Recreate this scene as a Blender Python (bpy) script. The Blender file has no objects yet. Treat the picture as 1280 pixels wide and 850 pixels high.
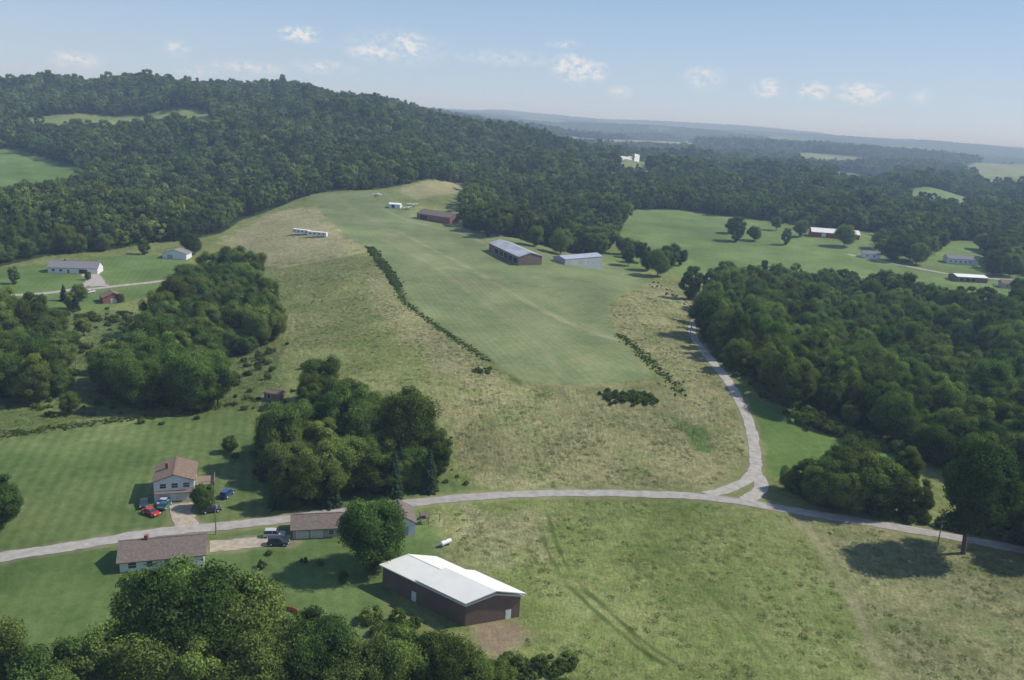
import bpy, math, random, time
import numpy as np
from mathutils import Vector, Matrix
T0=time.time()
random.seed(7)
scene=bpy.context.scene
# ---------------------------------------------------------------- camera model
CH=100.0; FPX=1050.0
pit=math.radians(14.65); rol=math.radians(3.58)
Fv=np.array([0,math.cos(pit),-math.sin(pit)])
R0=np.array([1.0,0,0]); U0=np.array([0,math.sin(pit),math.cos(pit)])
Rv=R0*math.cos(rol)+U0*math.sin(rol); Uv=-R0*math.sin(rol)+U0*math.cos(rol)
cam=bpy.data.cameras.new("camera"); camo=bpy.data.objects.new("camera",cam)
scene.collection.objects.link(camo); scene.camera=camo
cam.sensor_width=36; cam.lens=36*FPX/1280; cam.clip_start=1; cam.clip_end=80000
M=Matrix(((Rv[0],Uv[0],-Fv[0],0),(Rv[1],Uv[1],-Fv[1],0),(Rv[2],Uv[2],-Fv[2],CH),(0,0,0,1)))
camo.matrix_world=M
# ---------------------------------------------------------------- terrain
def sst(a,b,x):
    t=np.clip((x-a)/(b-a),0,1); return t*t*(3-2*t)
def S(x,y,s,k=0):
    r=np.random.RandomState(100+k); o=0
    for i in range(5):
        a=r.rand()*6.283; f=6.283/s*(0.6+r.rand()*0.9); p=r.rand()*6.283
        o=o+np.sin((x*math.cos(a)+y*math.sin(a))*f+p+1.3*np.sin((x*math.sin(a)-y*math.cos(a))*f*0.6+p*2))
    return o/2.6
PA=np.array([15.,296.]); PB=np.array([-185.,930.])
PD=(PB-PA)/np.linalg.norm(PB-PA); PL=np.linalg.norm(PB-PA)
CX=np.array([-3000,-1600,-1000,-800,-640,-480,-380,-290,-200,-100,50,250,900])
CZ=np.array([70,84,96,110,119,121,118,106,88,68,45,24,10.])
def H(x,y):
    x=np.asarray(x,float); y=np.asarray(y,float)
    r=np.hypot(x,y)
    z=0.9*S(x,y,260,1)*sst(100,300,r)+5*S(x,y,700,2)*sst(600,1500,r)+10*S(x,y,1500,3)*sst(900,2600,r)
    al=(x-PA[0])*PD[0]+(y-PA[1])*PD[1]; d=(x-PA[0])*PD[1]-(y-PA[1])*PD[0]  # + right
    lat=np.where(d>0,1-sst(75,150,d),1-sst(38,130,-d))
    lon=sst(-52,-4,al)
    z=z+(9+7*sst(150,750,al))*lat*lon*(1-sst(PL+50,PL+500,al))
    z=z-9*sst(110,230,x)*sst(230,330,y)*(1-sst(620,900,y))
    z=z-4*sst(60,160,-x)*sst(220,330,y)*(1-sst(380,560,y))
    crest=np.interp(x,CX,CZ)
    prof=sst(720,1620,y+0.12*x)*(1-0.5*sst(1700,3000,y))
    z=z+crest*prof*(1+0.05*S(x,y,300,5))+9*S(x,y,330,9)*sst(950,1300,y)*(1-sst(2600,3500,y))
    far=sst(2500,9500,y)
    z=z*(1-0.6*far)+112*far+14*S(x,y,3200,6)*sst(3000,6000,y)+28*S(x*.35,y,1900,7)*sst(1800,3600,y)
    z=z+80*np.exp(-((x+150)/900.)**2)*np.exp(-((y-12000)/1500.)**2)
    z=z+50*np.exp(-((x-2500)/1500.)**2)*np.exp(-((y-11000)/1500.)**2)
    z=z+25*np.exp(-((x-6500)/1200.)**2)*np.exp(-((y-10500)/1500.)**2)
    z=z-100*sst(14000,20000,r)
    return z
TT=np.geomspace(60,30000,5000)
def ray(px,py):
    d=Fv*FPX+Rv*(px-640)+Uv*(425-py); return d/np.linalg.norm(d)
def G(px,py):
    d=ray(px,py); X=d[0]*TT; Y=d[1]*TT; Z=CH+d[2]*TT
    g=Z-H(X,Y); i=np.argmax(g<0)
    if g[i]>=0: i=len(TT)-1
    if i==0: return np.array([X[0],Y[0]])
    f=g[i-1]/(g[i-1]-g[i]+1e-9); t=TT[i-1]+(TT[i]-TT[i-1])*f
    return np.array([d[0]*t,d[1]*t])
def GP(l): return np.array([p[1:] if p[0]=='W' else G(*p) for p in l],float)
def P3(p): return Vector((p[0],p[1],float(H(p[0],p[1]))))

def sdpoly(x,y,P):
    n=len(P); best=np.full(x.shape,1e18); ins=np.zeros(x.shape,bool)
    for i in range(n):
        ax,ay=P[i]; bx,by=P[(i+1)%n]; ex,ey=bx-ax,by-ay
        t=np.clip(((x-ax)*ex+(y-ay)*ey)/(ex*ex+ey*ey+1e-9),0,1)
        best=np.minimum(best,(x-ax-t*ex)**2+(y-ay-t*ey)**2)
        c=(ay>y)!=(by>y)
        if ey!=0: ins^= c&(x<ex*(y-ay)/ey+ax)
    s=np.sqrt(best); return np.where(ins,-s,s)
def dline(x,y,P):
    best=np.full(x.shape,1e18)
    for i in range(len(P)-1):
        ax,ay=P[i]; bx,by=P[i+1]; ex,ey=bx-ax,by-ay
        t=np.clip(((x-ax)*ex+(y-ay)*ey)/(ex*ex+ey*ey+1e-9),0,1)
        best=np.minimum(best,(x-ax-t*ex)**2+(y-ay-t*ey)**2)
    return np.sqrt(best)
def chaikin(P,n=2):
    P=np.asarray(P,float)
    for _ in range(n):
        Q=[P[0]]
        for a,b in zip(P[:-1],P[1:]): Q+= [a*.75+b*.25,a*.25+b*.75]
        Q.append(P[-1]); P=np.array(Q)
    return P

# survey outlines of the land parcels
BACK=GP([(-90,350),(0,333),(60,320),(130,314),(200,302),(240,300),(275,292),(300,276),(360,254),(390,243),(420,239),(470,237),(500,232),(530,226),(592,226),(584,240),(578,284),(612,297),(668,302),(700,313),(752,320),(768,304),(788,263),(850,262),(905,270),(960,276),(1010,283),(1090,290),(1130,296),(1180,300),(1240,302),(1330,306),('W',9000,7000),('W',-9000,7000)])
FR1=GP([(874,404),(890,440),(915,462),(955,488),(1000,520),(1035,522),(1085,542),(1125,562),(1170,582),(1220,600),(1330,612),(1330,408),(1285,392),(1200,386),(1110,370),(1010,358),(935,352),(900,360),(884,376)])
HF=GP([(20,150),(100,142),(200,138),(255,139),(285,155),(262,166),(200,162),(150,168),(60,166)])
CF=GP([(-80,186),(20,186),(108,214),(104,232),(60,248),(-80,268)])
F3=GP([(1195,212),(1320,204),(1330,240),(1235,238)])
F4=GP([(1040,213),(1112,219),(1112,231),(1045,225)])
F5=GP([(700,172),(860,176),(870,186),(720,182)])
F6=GP([(768,202),(812,204),(812,219),(770,217)])
F7=GP([(880,222),(960,226),(1000,238),(900,236)])
F8=GP([(990,190),(1080,197),(1090,210),(1000,205)])
F9=GP([(1130,238),(1215,246),(1215,262),(1138,255)])
CLR=GP([(1150,425),(1215,440),(1235,462),(1190,455)])
FIELDS=[HF,CF,F3,F4,F5,F6,F7,CLR,F8,F9]
CL=[GP(p) for p in ([(225,392),(262,350),(318,345),(348,425),(330,440),(285,452),(240,450),(195,445),(200,410)],[(125,490),(150,452),(200,438),(245,440),(282,490),(262,515),(160,512)],[(-40,405),(40,410),(82,432),(70,505),(-40,510)],[(350,560),(385,510),(420,500),(455,530),(500,560),(550,590),(540,610),(400,630),(352,622)],
    [(1000,640),(1040,610),(1110,615),(1140,640),(1100,650)],[(1090,316),(1120,290),(1180,300),(1170,318)],[(1235,340),(1235,310),(1300,318),(1300,345)],[(1262,665),(1270,640),(1320,630),(1320,690)])]
def forest_mask(x,y):
    m=(sdpoly(x,y,BACK)<0)|(sdpoly(x,y,FR1)<0)
    for f in CL: m|=sdpoly(x,y,f)<0
    for f in FIELDS: m&=~(sdpoly(x,y,f)+5*S(x,y,60,77)<4)
    m&=~((S(x,y,900,11)>0.72)&(y>1700))
    return m
MEADOW=(.142,.172,.052); LAWN=(.088,.138,.040); STRIP=(.142,.186,.078); FIELD=(.12,.18,.054)
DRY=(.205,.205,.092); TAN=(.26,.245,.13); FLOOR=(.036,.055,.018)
# (polygon, colour, rough, stripe, dry, soft, warp)
Z=[
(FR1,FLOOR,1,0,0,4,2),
(GP([(757,330),(792,262),(850,262),(905,272),(1010,285),(1120,298),(1240,305),(1330,320),(1330,408),(1285,392),(1200,386),(1110,370),(1010,358),(930,352),(890,356),(850,345),(800,335)]),FIELD,.2,.35,.15,3,2),
(GP([(-60,338),(60,330),(160,318),(237,321),(232,346),(180,372),(120,388),(0,386),(-60,388)]),(.10,.16,.045),.1,.5,.1,2,1),
(GP([(-60,388),(120,390),(230,380),(360,440),(335,500),(180,525),(0,555),(-60,560)]),(.09,.13,.038),1,0,.25,5,4),
(GP([(300,335),(430,318),(465,312),(500,375),(570,420),(655,480),(640,500),(560,520),(430,470),(370,460),(350,400)]),(.155,.182,.058),.8,0,.45,6,5),
(GP([(275,300),(330,268),(395,258),(412,278),(438,302),(455,310),(430,320),(350,332),(300,330)]),TAN,.8,0,.5,5,5),
(GP([(498,238),(530,226),(592,226),(584,244),(520,250)]),TAN,.5,.3,.5,5,3),
(GP([(470,330),(500,376),(560,425),(640,480),(600,492),(530,450),(480,400),(455,350)]),(.185,.19,.085),1,0,.7,5,4),
(GP([(560,500),(655,480),(740,484),(815,480),(828,470),(795,440),(765,410),(758,385),(778,368),(808,352),(850,360),(880,385),(870,410),(895,455),(920,490),(935,540),(935,580),(915,600),(870,612),(760,610),(640,612),(590,608),(560,560)]),DRY,1,0,.55,5,4),
(GP([(915,470),(945,500),(1000,518),(1085,542),(1125,566),(1150,590),(1000,604),(965,594),(955,560),(940,510)]),(.105,.165,.042),.2,.2,.05,2,1),
(GP([(-60,562),(120,530),(300,508),(335,555),(375,610),(560,600),(590,610),(420,642),(340,650),(200,662),(100,678),(-60,704)]),LAWN,.12,1,.2,2,1),
(GP([(-60,708),(130,682),(260,668),(340,660),(470,645),(540,638),(560,690),(475,760),(500,830),(470,900),(-60,920)]),(.088,.142,.040),.15,.5,.15,2,1),
(GP([(555,638),(700,626),(880,628),(985,640),(1030,700),(1075,780),(1110,900),(600,930),(560,830),(650,790),(655,745),(600,700)]),(.145,.182,.052),.8,0,.3,3,2),
(GP([(985,638),(1100,660),(1280,698),(1340,720),(1360,930),(1115,900),(1075,780),(1030,700)]),(.185,.198,.085),.9,0,.6,3,2),
(GP([(560,642),(690,640),(660,700),(600,715),(570,680)]),(.155,.17,.075),.9,0,.7,5,4),
(GP([(588,782),(650,777),(670,790),(625,822),(595,815)]),(.22,.165,.11),.3,0,.5,2,1.5),
(GP([(850,522),(885,535),(900,555),(880,562),(855,545)]),(.085,.14,.035),1,0,.1,3,3),
(GP([(388,243),(480,239),(520,268),(560,282),(640,297),(700,316),(752,324),(803,345),(806,354),(778,367),(758,385),(765,410),(790,440),(818,474),(740,482),(655,478),(610,447),(570,421),(530,396),(502,373),(488,350),(465,311),(440,300),(405,268)]),STRIP,.06,.5,.25,1.2,.8),
]
for f,c in zip(FIELDS,[(.16,.21,.07),(.09,.16,.042),(.17,.21,.08),(.16,.21,.09),(.2,.22,.1),(.14,.18,.07),(.15,.19,.08),(.2,.15,.09),(.17,.21,.08),(.13,.2,.07)]): Z.append((f,c,.2,.3,.2,4,5))
# (line, half width, colour, strength, soft)
TR=[(672,648),(684,690),(705,728),(745,765),(800,812),(830,830)]
LN=[
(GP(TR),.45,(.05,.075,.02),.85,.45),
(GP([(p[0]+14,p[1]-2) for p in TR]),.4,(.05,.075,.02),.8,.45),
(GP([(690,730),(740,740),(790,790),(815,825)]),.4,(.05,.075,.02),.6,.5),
(GP([(770,632),(830,690),(920,770),(985,860)]),.45,(.075,.115,.03),.7,.6),
(GP([(780,632),(842,690),(933,770),(1000,860)]),.4,(.08,.12,.03),.6,.6),
(GP([(1000,645),(1040,705),(1080,780),(1115,870)]),.7,(.27,.24,.15),.6,1.0),
(GP([(1012,650),(1050,705),(1090,775),(1127,870)]),.5,(.09,.11,.04),.4,.8),
(GP([(430,250),(500,300),(580,352),(680,410),(740,455)]),4,(.27,.26,.14),.35,8),
(GP([(500,290),(560,320),(640,368),(720,408),(770,425)]),1.2,(.32,.29,.18),.6,3),
(GP([(480,300),(540,330),(600,375),(680,430),(700,470)]),1.2,(.27,.26,.14),.45,3),
(GP([(540,330),(620,345),(700,380),(755,420)]),2,(.25,.25,.13),.35,4),
(GP([(455,314),(420,324),(350,334)]),1.5,(.34,.30,.2),.8,2),
(GP([(655,481),(740,484),(815,479)]),.7,(.26,.19,.125),.8,1.2),
(GP([(655,484),(740,488),(825,484)]),1.6,(.08,.105,.036),.5,3),  # slope shadow below the runway lip, painted into the ground colour
(GP([(465,312),(482,335),(497,358)]),1.8,(.05,.08,.025),.9,2.5),  # shrub edge, with the shadow beside it painted into the ground colour
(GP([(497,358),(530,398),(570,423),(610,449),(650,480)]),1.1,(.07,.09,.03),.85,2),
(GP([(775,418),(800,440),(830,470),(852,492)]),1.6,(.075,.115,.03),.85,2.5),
(GP([(480,262),(530,282),(580,292),(615,310)]),1.2,(.32,.30,.2),.5,1.5),
(GP([(350,300),(380,310),(440,300)]),1.2,(.32,.29,.19),.5,1.5),
(GP([(880,640),(940,646),(1010,660),(1080,690)]),1.2,(.22,.21,.11),.4,2),
]
# grid: polar, dense in front
ang=np.concatenate([np.linspace(-180,-44,46)[:-1],np.linspace(-44,-38,14)[:-1],np.linspace(-38,38,860),np.linspace(38,44,14)[1:],np.linspace(44,180,46)[1:]])
rr=np.concatenate([[0.5],np.linspace(15,105,16)[:-1],np.geomspace(105,1300,640)[:-1],np.geomspace(1300,24000,220)])
A,RR=np.meshgrid(np.radians(ang),rr); X=(RR*np.sin(A)); Y=(RR*np.cos(A))
nr,nc=X.shape; x=X.ravel(); y=Y.ravel(); rad=RR.ravel()
z=H(x,y)
col=np.tile(np.array(MEADOW),(x.size,1)); aux=np.tile(np.array([.7,0,.3]),(x.size,1))
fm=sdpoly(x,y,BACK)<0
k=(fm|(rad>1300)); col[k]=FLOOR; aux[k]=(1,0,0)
farf=(y>1700)&(S(x,y,900,11)>0.72); col[farf]=(.16,.20,.075)
farf=(rad>5200)&(S(x,y,1500,12)>0.75); col[farf]=(.15,.18,.09)
k=(rad>5200)&~farf; col[k]=(.035,.06,.025)
z+=np.where(rad>5500,12*np.random.RandomState(3).rand(x.size),0)
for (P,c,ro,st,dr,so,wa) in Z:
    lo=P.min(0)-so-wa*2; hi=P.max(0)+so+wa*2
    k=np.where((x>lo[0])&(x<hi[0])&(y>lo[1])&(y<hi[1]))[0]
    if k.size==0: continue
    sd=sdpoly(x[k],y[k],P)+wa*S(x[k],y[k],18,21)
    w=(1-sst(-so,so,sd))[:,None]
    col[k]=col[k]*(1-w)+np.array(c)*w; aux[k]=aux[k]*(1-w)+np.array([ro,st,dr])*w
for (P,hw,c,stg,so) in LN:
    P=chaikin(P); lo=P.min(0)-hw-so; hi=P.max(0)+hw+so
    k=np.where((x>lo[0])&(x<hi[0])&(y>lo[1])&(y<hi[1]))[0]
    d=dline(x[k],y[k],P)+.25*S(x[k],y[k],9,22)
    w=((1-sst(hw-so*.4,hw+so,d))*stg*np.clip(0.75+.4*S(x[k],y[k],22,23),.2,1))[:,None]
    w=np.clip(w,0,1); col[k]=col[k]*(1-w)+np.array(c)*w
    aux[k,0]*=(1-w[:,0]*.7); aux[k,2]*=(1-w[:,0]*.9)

# roads
ROADS=[("rural_road",[(-60,707),(0,697),(60,688),(130,676),(200,665),(262,660),(340,651),(420,641),(520,628),(600,620),(700,616),(800,617),(880,621),(940,629),(1000,640),(1100,656),(1180,669),(1290,690),(1360,706)],2.1,'R'),
("gravel_lane",[(884,619),(925,607),(944,592),(945,566),(939,532),(925,502),(905,471),(885,446),(869,426),(863,410),(872,395)],1.85,'G'),
("lane_junction",[(940,586),(952,600),(950,615),(930,627)],2.0,'G'),
("gravel_driveway",[(225,630),(228,645),(235,662)],2.6,'D'),
("side_driveway",[(262,684),(300,680),(340,676),(362,676)],2.6,'D'),
("far_driveway",[(-50,373),(0,370),(60,367),(105,360),(118,345)],2.0,'G'),
("farm_lane",[(110,362),(160,356),(200,352),(232,346)],2.0,'G'),
("garage_apron",[(112,342),(118,350),(124,358)],4.5,'G'),
("field_lane",[(1060,318),(1100,326),(1150,336),(1200,345),(1290,352)],2.5,'G'),
]
rp=[]
for n,p,hw,m in ROADS:
    P=chaikin(GP(p),3); rp.append(P)
    lo=P.min(0)-8; hi=P.max(0)+8
    k=np.where((x>lo[0])&(x<hi[0])&(y>lo[1])&(y<hi[1]))[0]
    d=dline(x[k],y[k],P)+.6*S(x[k],y[k],7,25)
    w=(1-sst(hw,hw+1.8,d))[:,None]
    col[k]=col[k]*(1-w*.75)+np.array((.2,.19,.11))*w*.75
    aux[k,0]*=(1-(1-sst(hw,hw+3,d)))
rs=np.random.RandomState(5)
near=(rad>100)&(rad<900)
z=z+np.where(near,aux[:,0]*(rs.rand(x.size)-.5)*.42*np.clip(rad/300,.5,1.6),0)

def mesh_np(name,v,f,mats=(),mi=None,smooth=False):
    me=bpy.data.meshes.new(name); v=np.asarray(v,np.float32); f=np.asarray(f,np.int32)
    me.vertices.add(len(v)); me.vertices.foreach_set('co',v.ravel())
    k=f.shape[1]; me.loops.add(f.size); me.loops.foreach_set('vertex_index',f.ravel())
    me.polygons.add(len(f)); me.polygons.foreach_set('loop_start',np.arange(0,f.size,k,dtype=np.int32))
    for m in mats: me.materials.append(m)
    if mi is not None: me.polygons.foreach_set('material_index',np.asarray(mi,np.int32))
    me.update(calc_edges=True); me.validate()
    me.polygons.foreach_set('use_smooth',np.full(len(me.polygons),smooth))
    return me
# ---------------------------------------------------------------- materials
def newmat(name):
    m=bpy.data.materials.new(name); m.use_nodes=True; nt=m.node_tree
    b=nt.nodes['Principled BSDF']; return m,nt,b
def mat(name,c,rough=.7,var=.15,scale=1.0,metal=0,spec=.3,bump=0):
    m,nt,b=newmat(name); N=nt.nodes.new; L=nt.links.new
    tc=N('ShaderNodeTexCoord'); no=N('ShaderNodeTexNoise'); no.inputs['Scale'].default_value=scale; no.inputs['Detail'].default_value=6
    L(tc.outputs['Object'],no.inputs['Vector'])
    mr=N('ShaderNodeMapRange'); mr.inputs[1].default_value=.3; mr.inputs[2].default_value=.7; mr.inputs[3].default_value=1-var; mr.inputs[4].default_value=1+var
    L(no.outputs['Fac'],mr.inputs[0])
    mx=N('ShaderNodeVectorMath'); mx.operation='SCALE'; mx.inputs[0].default_value=c; L(mr.outputs[0],mx.inputs['Scale'])
    L(mx.outputs[0],b.inputs['Base Color']); b.inputs['Roughness'].default_value=rough; b.inputs['Metallic'].default_value=metal
    b.inputs['Specular IOR Level'].default_value=spec
    if bump:
        bp=N('ShaderNodeBump'); bp.inputs['Strength'].default_value=bump; L(no.outputs['Fac'],bp.inputs['Height']); L(bp.outputs[0],b.inputs['Normal'])
    return m
def terrain_mat():
    m,nt,b=newmat("grassland"); N=nt.nodes.new; L=nt.links.new
    ca=N('ShaderNodeAttribute'); ca.attribute_name='Col'; ax=N('ShaderNodeAttribute'); ax.attribute_name='aux'
    sp=N('ShaderNodeSeparateColor'); L(ax.outputs['Color'],sp.inputs[0])
    tc=N('ShaderNodeTexCoord')
    def noise(s,d=5,r=.6):
        n=N('ShaderNodeTexNoise'); n.inputs['Scale'].default_value=s; n.inputs['Detail'].default_value=d; n.inputs['Roughness'].default_value=r; L(tc.outputs['Object'],n.inputs['Vector']); return n.outputs['Fac']
    def rng(i,a,b_,c,d):
        r=N('ShaderNodeMapRange'); r.inputs[1].default_value=a; r.inputs[2].default_value=b_; r.inputs[3].default_value=c; r.inputs[4].default_value=d; L(i,r.inputs[0]); return r.outputs[0]
    def math_(op,a,b_):
        n=N('ShaderNodeMath'); n.operation=op
        for i,v in enumerate((a,b_)):
            if isinstance(v,(int,float)): n.inputs[i].default_value=v
            else: L(v,n.inputs[i])
        return n.outputs[0]
    n1=noise(.035,6,.65); n2=noise(.35,6,.7); n3=noise(1.6,4,.7); n4=noise(.009,3,.5)
    # dry patches
    d=rng(math_('ADD',math_('MULTIPLY',n1,.6),math_('MULTIPLY',n2,.4)),.40,.62,0,1)
    d=math_('MULTIPLY',d,sp.outputs[2])
    mx=N('ShaderNodeMix'); mx.data_type='RGBA'; L(d,mx.inputs['Factor']); L(ca.outputs['Color'],mx.inputs['A']); mx.inputs['B'].default_value=(.29,.26,.14,1)
    # green weed patches
    g=rng(noise(.06,7,.7),.50,.64,0,.7); g=math_('MULTIPLY',g,sp.outputs[0])
    mg=N('ShaderNodeMix'); mg.data_type='RGBA'; L(g,mg.inputs['Factor']); L(mx.outputs['Result'],mg.inputs['A'])
    dk=N('ShaderNodeVectorMath'); dk.operation='MULTIPLY'; L(ca.outputs['Color'],dk.inputs[0]); dk.inputs[1].default_value=(.64,.86,.58); L(dk.outputs[0],mg.inputs['B'])
    # mowing stripes
    mp=N('ShaderNodeMapping'); mp.inputs['Rotation'].default_value=(0,0,math.radians(-17)); L(tc.outputs['Object'],mp.inputs[0])
    wv=N('ShaderNodeTexWave'); wv.inputs['Scale'].default_value=.10; wv.inputs['Distortion'].default_value=1.2; wv.inputs['Detail Scale'].default_value=.3; L(mp.outputs[0],wv.inputs[0])
    st=math_('ADD',1,math_('MULTIPLY',math_('MULTIPLY',math_('SUBTRACT',wv.outputs['Fac'],.5),sp.outputs[1]),.17))
    f=math_('MULTIPLY',rng(n4,.3,.7,.8,1.2),rng(n1,.3,.7,.82,1.18))
    a2=math_('ADD',1,math_('MULTIPLY',math_('SUBTRACT',n2,.5),math_('ADD',.5,math_('MULTIPLY',sp.outputs[0],1.1))))
    a3=math_('ADD',1,math_('MULTIPLY',math_('SUBTRACT',n3,.5),math_('ADD',.6,math_('MULTIPLY',sp.outputs[0],1.2))))
    f=math_('MULTIPLY',math_('MULTIPLY',f,st),math_('MULTIPLY',a2,a3))
    sc=N('ShaderNodeVectorMath'); sc.operation='SCALE'; L(mg.outputs['Result'],sc.inputs[0]); L(f,sc.inputs['Scale'])
    L(sc.outputs[0],b.inputs['Base Color']); b.inputs['Roughness'].default_value=.95; b.inputs['Specular IOR Level'].default_value=.05
    bp=N('ShaderNodeBump'); bp.inputs['Distance'].default_value=.5
    L(n3,bp.inputs['Height']); L(math_('ADD',.1,math_('MULTIPLY',sp.outputs[0],.5)),bp.inputs['Strength']); L(bp.outputs[0],b.inputs['Normal'])
    return m
def leafmat(name,c,c2,tr=.3,vr=.4):
    m,nt,b=newmat(name); N=nt.nodes.new; L=nt.links.new
    nt.nodes.remove(b); out=nt.nodes['Material Output']
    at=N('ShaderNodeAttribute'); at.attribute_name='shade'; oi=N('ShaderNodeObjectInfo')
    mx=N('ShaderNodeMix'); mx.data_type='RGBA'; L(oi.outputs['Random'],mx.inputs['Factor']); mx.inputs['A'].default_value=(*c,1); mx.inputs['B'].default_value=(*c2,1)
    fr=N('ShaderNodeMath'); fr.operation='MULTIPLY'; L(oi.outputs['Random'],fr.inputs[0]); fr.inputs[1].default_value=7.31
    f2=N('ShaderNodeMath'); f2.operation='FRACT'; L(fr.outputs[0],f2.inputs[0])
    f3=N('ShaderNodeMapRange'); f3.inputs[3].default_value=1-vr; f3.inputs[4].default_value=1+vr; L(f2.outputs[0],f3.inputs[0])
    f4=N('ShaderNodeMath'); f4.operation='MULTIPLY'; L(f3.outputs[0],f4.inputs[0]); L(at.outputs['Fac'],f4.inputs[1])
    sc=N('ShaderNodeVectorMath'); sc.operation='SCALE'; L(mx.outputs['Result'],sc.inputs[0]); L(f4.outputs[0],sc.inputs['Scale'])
    df=N('ShaderNodeBsdfDiffuse'); L(sc.outputs[0],df.inputs[0])
    tl=N('ShaderNodeBsdfTranslucent'); s2=N('ShaderNodeVectorMath'); s2.operation='MULTIPLY'; L(sc.outputs[0],s2.inputs[0]); s2.inputs[1].default_value=(1.1,1.25,.6); L(s2.outputs[0],tl.inputs[0])
    ms=N('ShaderNodeMixShader'); ms.inputs[0].default_value=tr; L(df.outputs[0],ms.inputs[1]); L(tl.outputs[0],ms.inputs[2]); L(ms.outputs[0],out.inputs[0])
    return m
GR=terrain_mat()
LEAF=leafmat("deciduous_foliage",(.082,.148,.036),(.172,.220,.056))
LEAF_F=leafmat("forest_foliage",(.090,.150,.042),(.180,.225,.064),vr=.45)
PINE=leafmat("conifer_foliage",(.046,.086,.040),(.066,.104,.050),.1,.2)
WEED=leafmat("weed_foliage",(.16,.195,.06),(.25,.245,.12),.25)
SHRUBL=leafmat("shrub_foliage",(.10,.155,.036),(.15,.195,.05),.3,.3)
BARK=mat("bark",(.10,.08,.06),.95,.3,3)
ROADM=mat("chipseal_road",(.33,.31,.275),.95,.18,.5,bump=.1)
GRAV=mat("gravel",(.36,.335,.29),.95,.2,.5,bump=.2)
DIRT=mat("tan_gravel",(.36,.31,.23),.95,.25,.7,bump=.2)
WHITE=mat("white_siding",(.68,.69,.70),.6,.06,.6)
WMETAL=mat("white_metal_roof",(.78,.765,.69),.5,.06,.25)
BRMETAL=mat("brown_metal_siding",(.17,.115,.098),.55,.1,.5)
BRROOF=mat("brown_shingles",(.16,.128,.11),.9,.25,2)
GYROOF=mat("grey_shingles",(.20,.195,.20),.9,.2,2)
RDROOF=mat("red_brown_shingles",(.19,.135,.10),.9,.25,2)
RUST=mat("galvanised_roof",(.42,.43,.45),.45,.25,.12,metal=.2)
GYMET=mat("grey_metal_siding",(.33,.36,.41),.5,.08,.4)
REDW=mat("red_siding",(.30,.035,.03),.7,.12,.8)
BRICK=mat("red_brick",(.24,.11,.085),.9,.2,4)
TRIM=mat("white_trim",(.75,.75,.74),.5,.04,1)
GLASS=mat("window_glass",(.03,.04,.05),.08,.1,1,spec=.8)
DOORW=mat("garage_door_white",(.62,.62,.60),.5,.05,1)
DARK=mat("dark_opening",(.03,.028,.026),.9,.1,1)
TYRE=mat("tyre_rubber",(.02,.02,.02),.9,.1,2)
WOOD=mat("weathered_wood",(.22,.17,.12),.9,.25,3)
TANW=mat("tan_siding",(.42,.37,.30),.75,.08,.8)
ORNG=mat("orange_plastic",(.50,.13,.035),.6,.15,2)
def paint(n,c): return mat(n,c,.25,.03,1,spec=.6)
gi_=(np.arange(nr-1)[:,None]*nc+np.arange(nc-1)[None,:]).ravel()
terr=mesh_np("ground",np.stack([x,y,z],1),np.stack([gi_,gi_+1,gi_+nc+1,gi_+nc],1)[:,::-1],(GR,),smooth=True)
ca=terr.attributes.new('Col','FLOAT_COLOR','POINT'); ca.data.foreach_set('color',np.concatenate([col,np.ones((len(col),1))],1).astype(np.float32).ravel())
ca=terr.attributes.new('aux','FLOAT_COLOR','POINT'); ca.data.foreach_set('color',np.concatenate([aux,np.ones((len(aux),1))],1).astype(np.float32).ravel())
def link(name,me,loc=(0,0,0),parent=None,rot=0,sc=1):
    o=bpy.data.objects.new(name,me); scene.collection.objects.link(o); o.location=loc; o.rotation_euler=(0,0,rot)
    o.scale=(sc,)*3 if isinstance(sc,(int,float)) else sc
    if parent: o.parent=parent
    return o
link("ground",terr)
print("terrain",time.time()-T0)
for ri,((n,p,hw,m),P) in enumerate(zip(ROADS,rp)):
    seg=np.linalg.norm(np.diff(P,axis=0),axis=1); cs=np.concatenate([[0],np.cumsum(seg)])
    t=np.arange(0,cs[-1],1.2); cx=np.interp(t,cs,P[:,0]); cy=np.interp(t,cs,P[:,1])
    tx=np.gradient(cx); ty=np.gradient(cy); l=np.hypot(tx,ty); nx,ny=ty/l,-tx/l
    ws=[-1,-.5,0,.5,1]; V=[]
    j1=1+.10*S(t,t*0,9,31)+.06*rs.randn(t.size); j2=1+.10*S(t,t*0,9,32)+.06*rs.randn(t.size)
    lift={'R':.10,'G':.085,'D':.07}[m]+.004*ri
    for w in ws:
        j=j1 if w<0 else j2
        X_=cx+nx*w*hw*j; Y_=cy+ny*w*hw*j; V.append(np.stack([X_,Y_,H(X_,Y_)+lift+.05*(1-abs(w))],1))
    V=np.stack(V,1).reshape(-1,3); k=len(t)
    i=(np.arange(k-1)[:,None]*5+np.arange(4)[None,:]).ravel()
    link(n,mesh_np(n,V,np.stack([i,i+1,i+6,i+5],1),({'R':ROADM,'G':GRAV,'D':DIRT}[m],),smooth=True))
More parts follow.
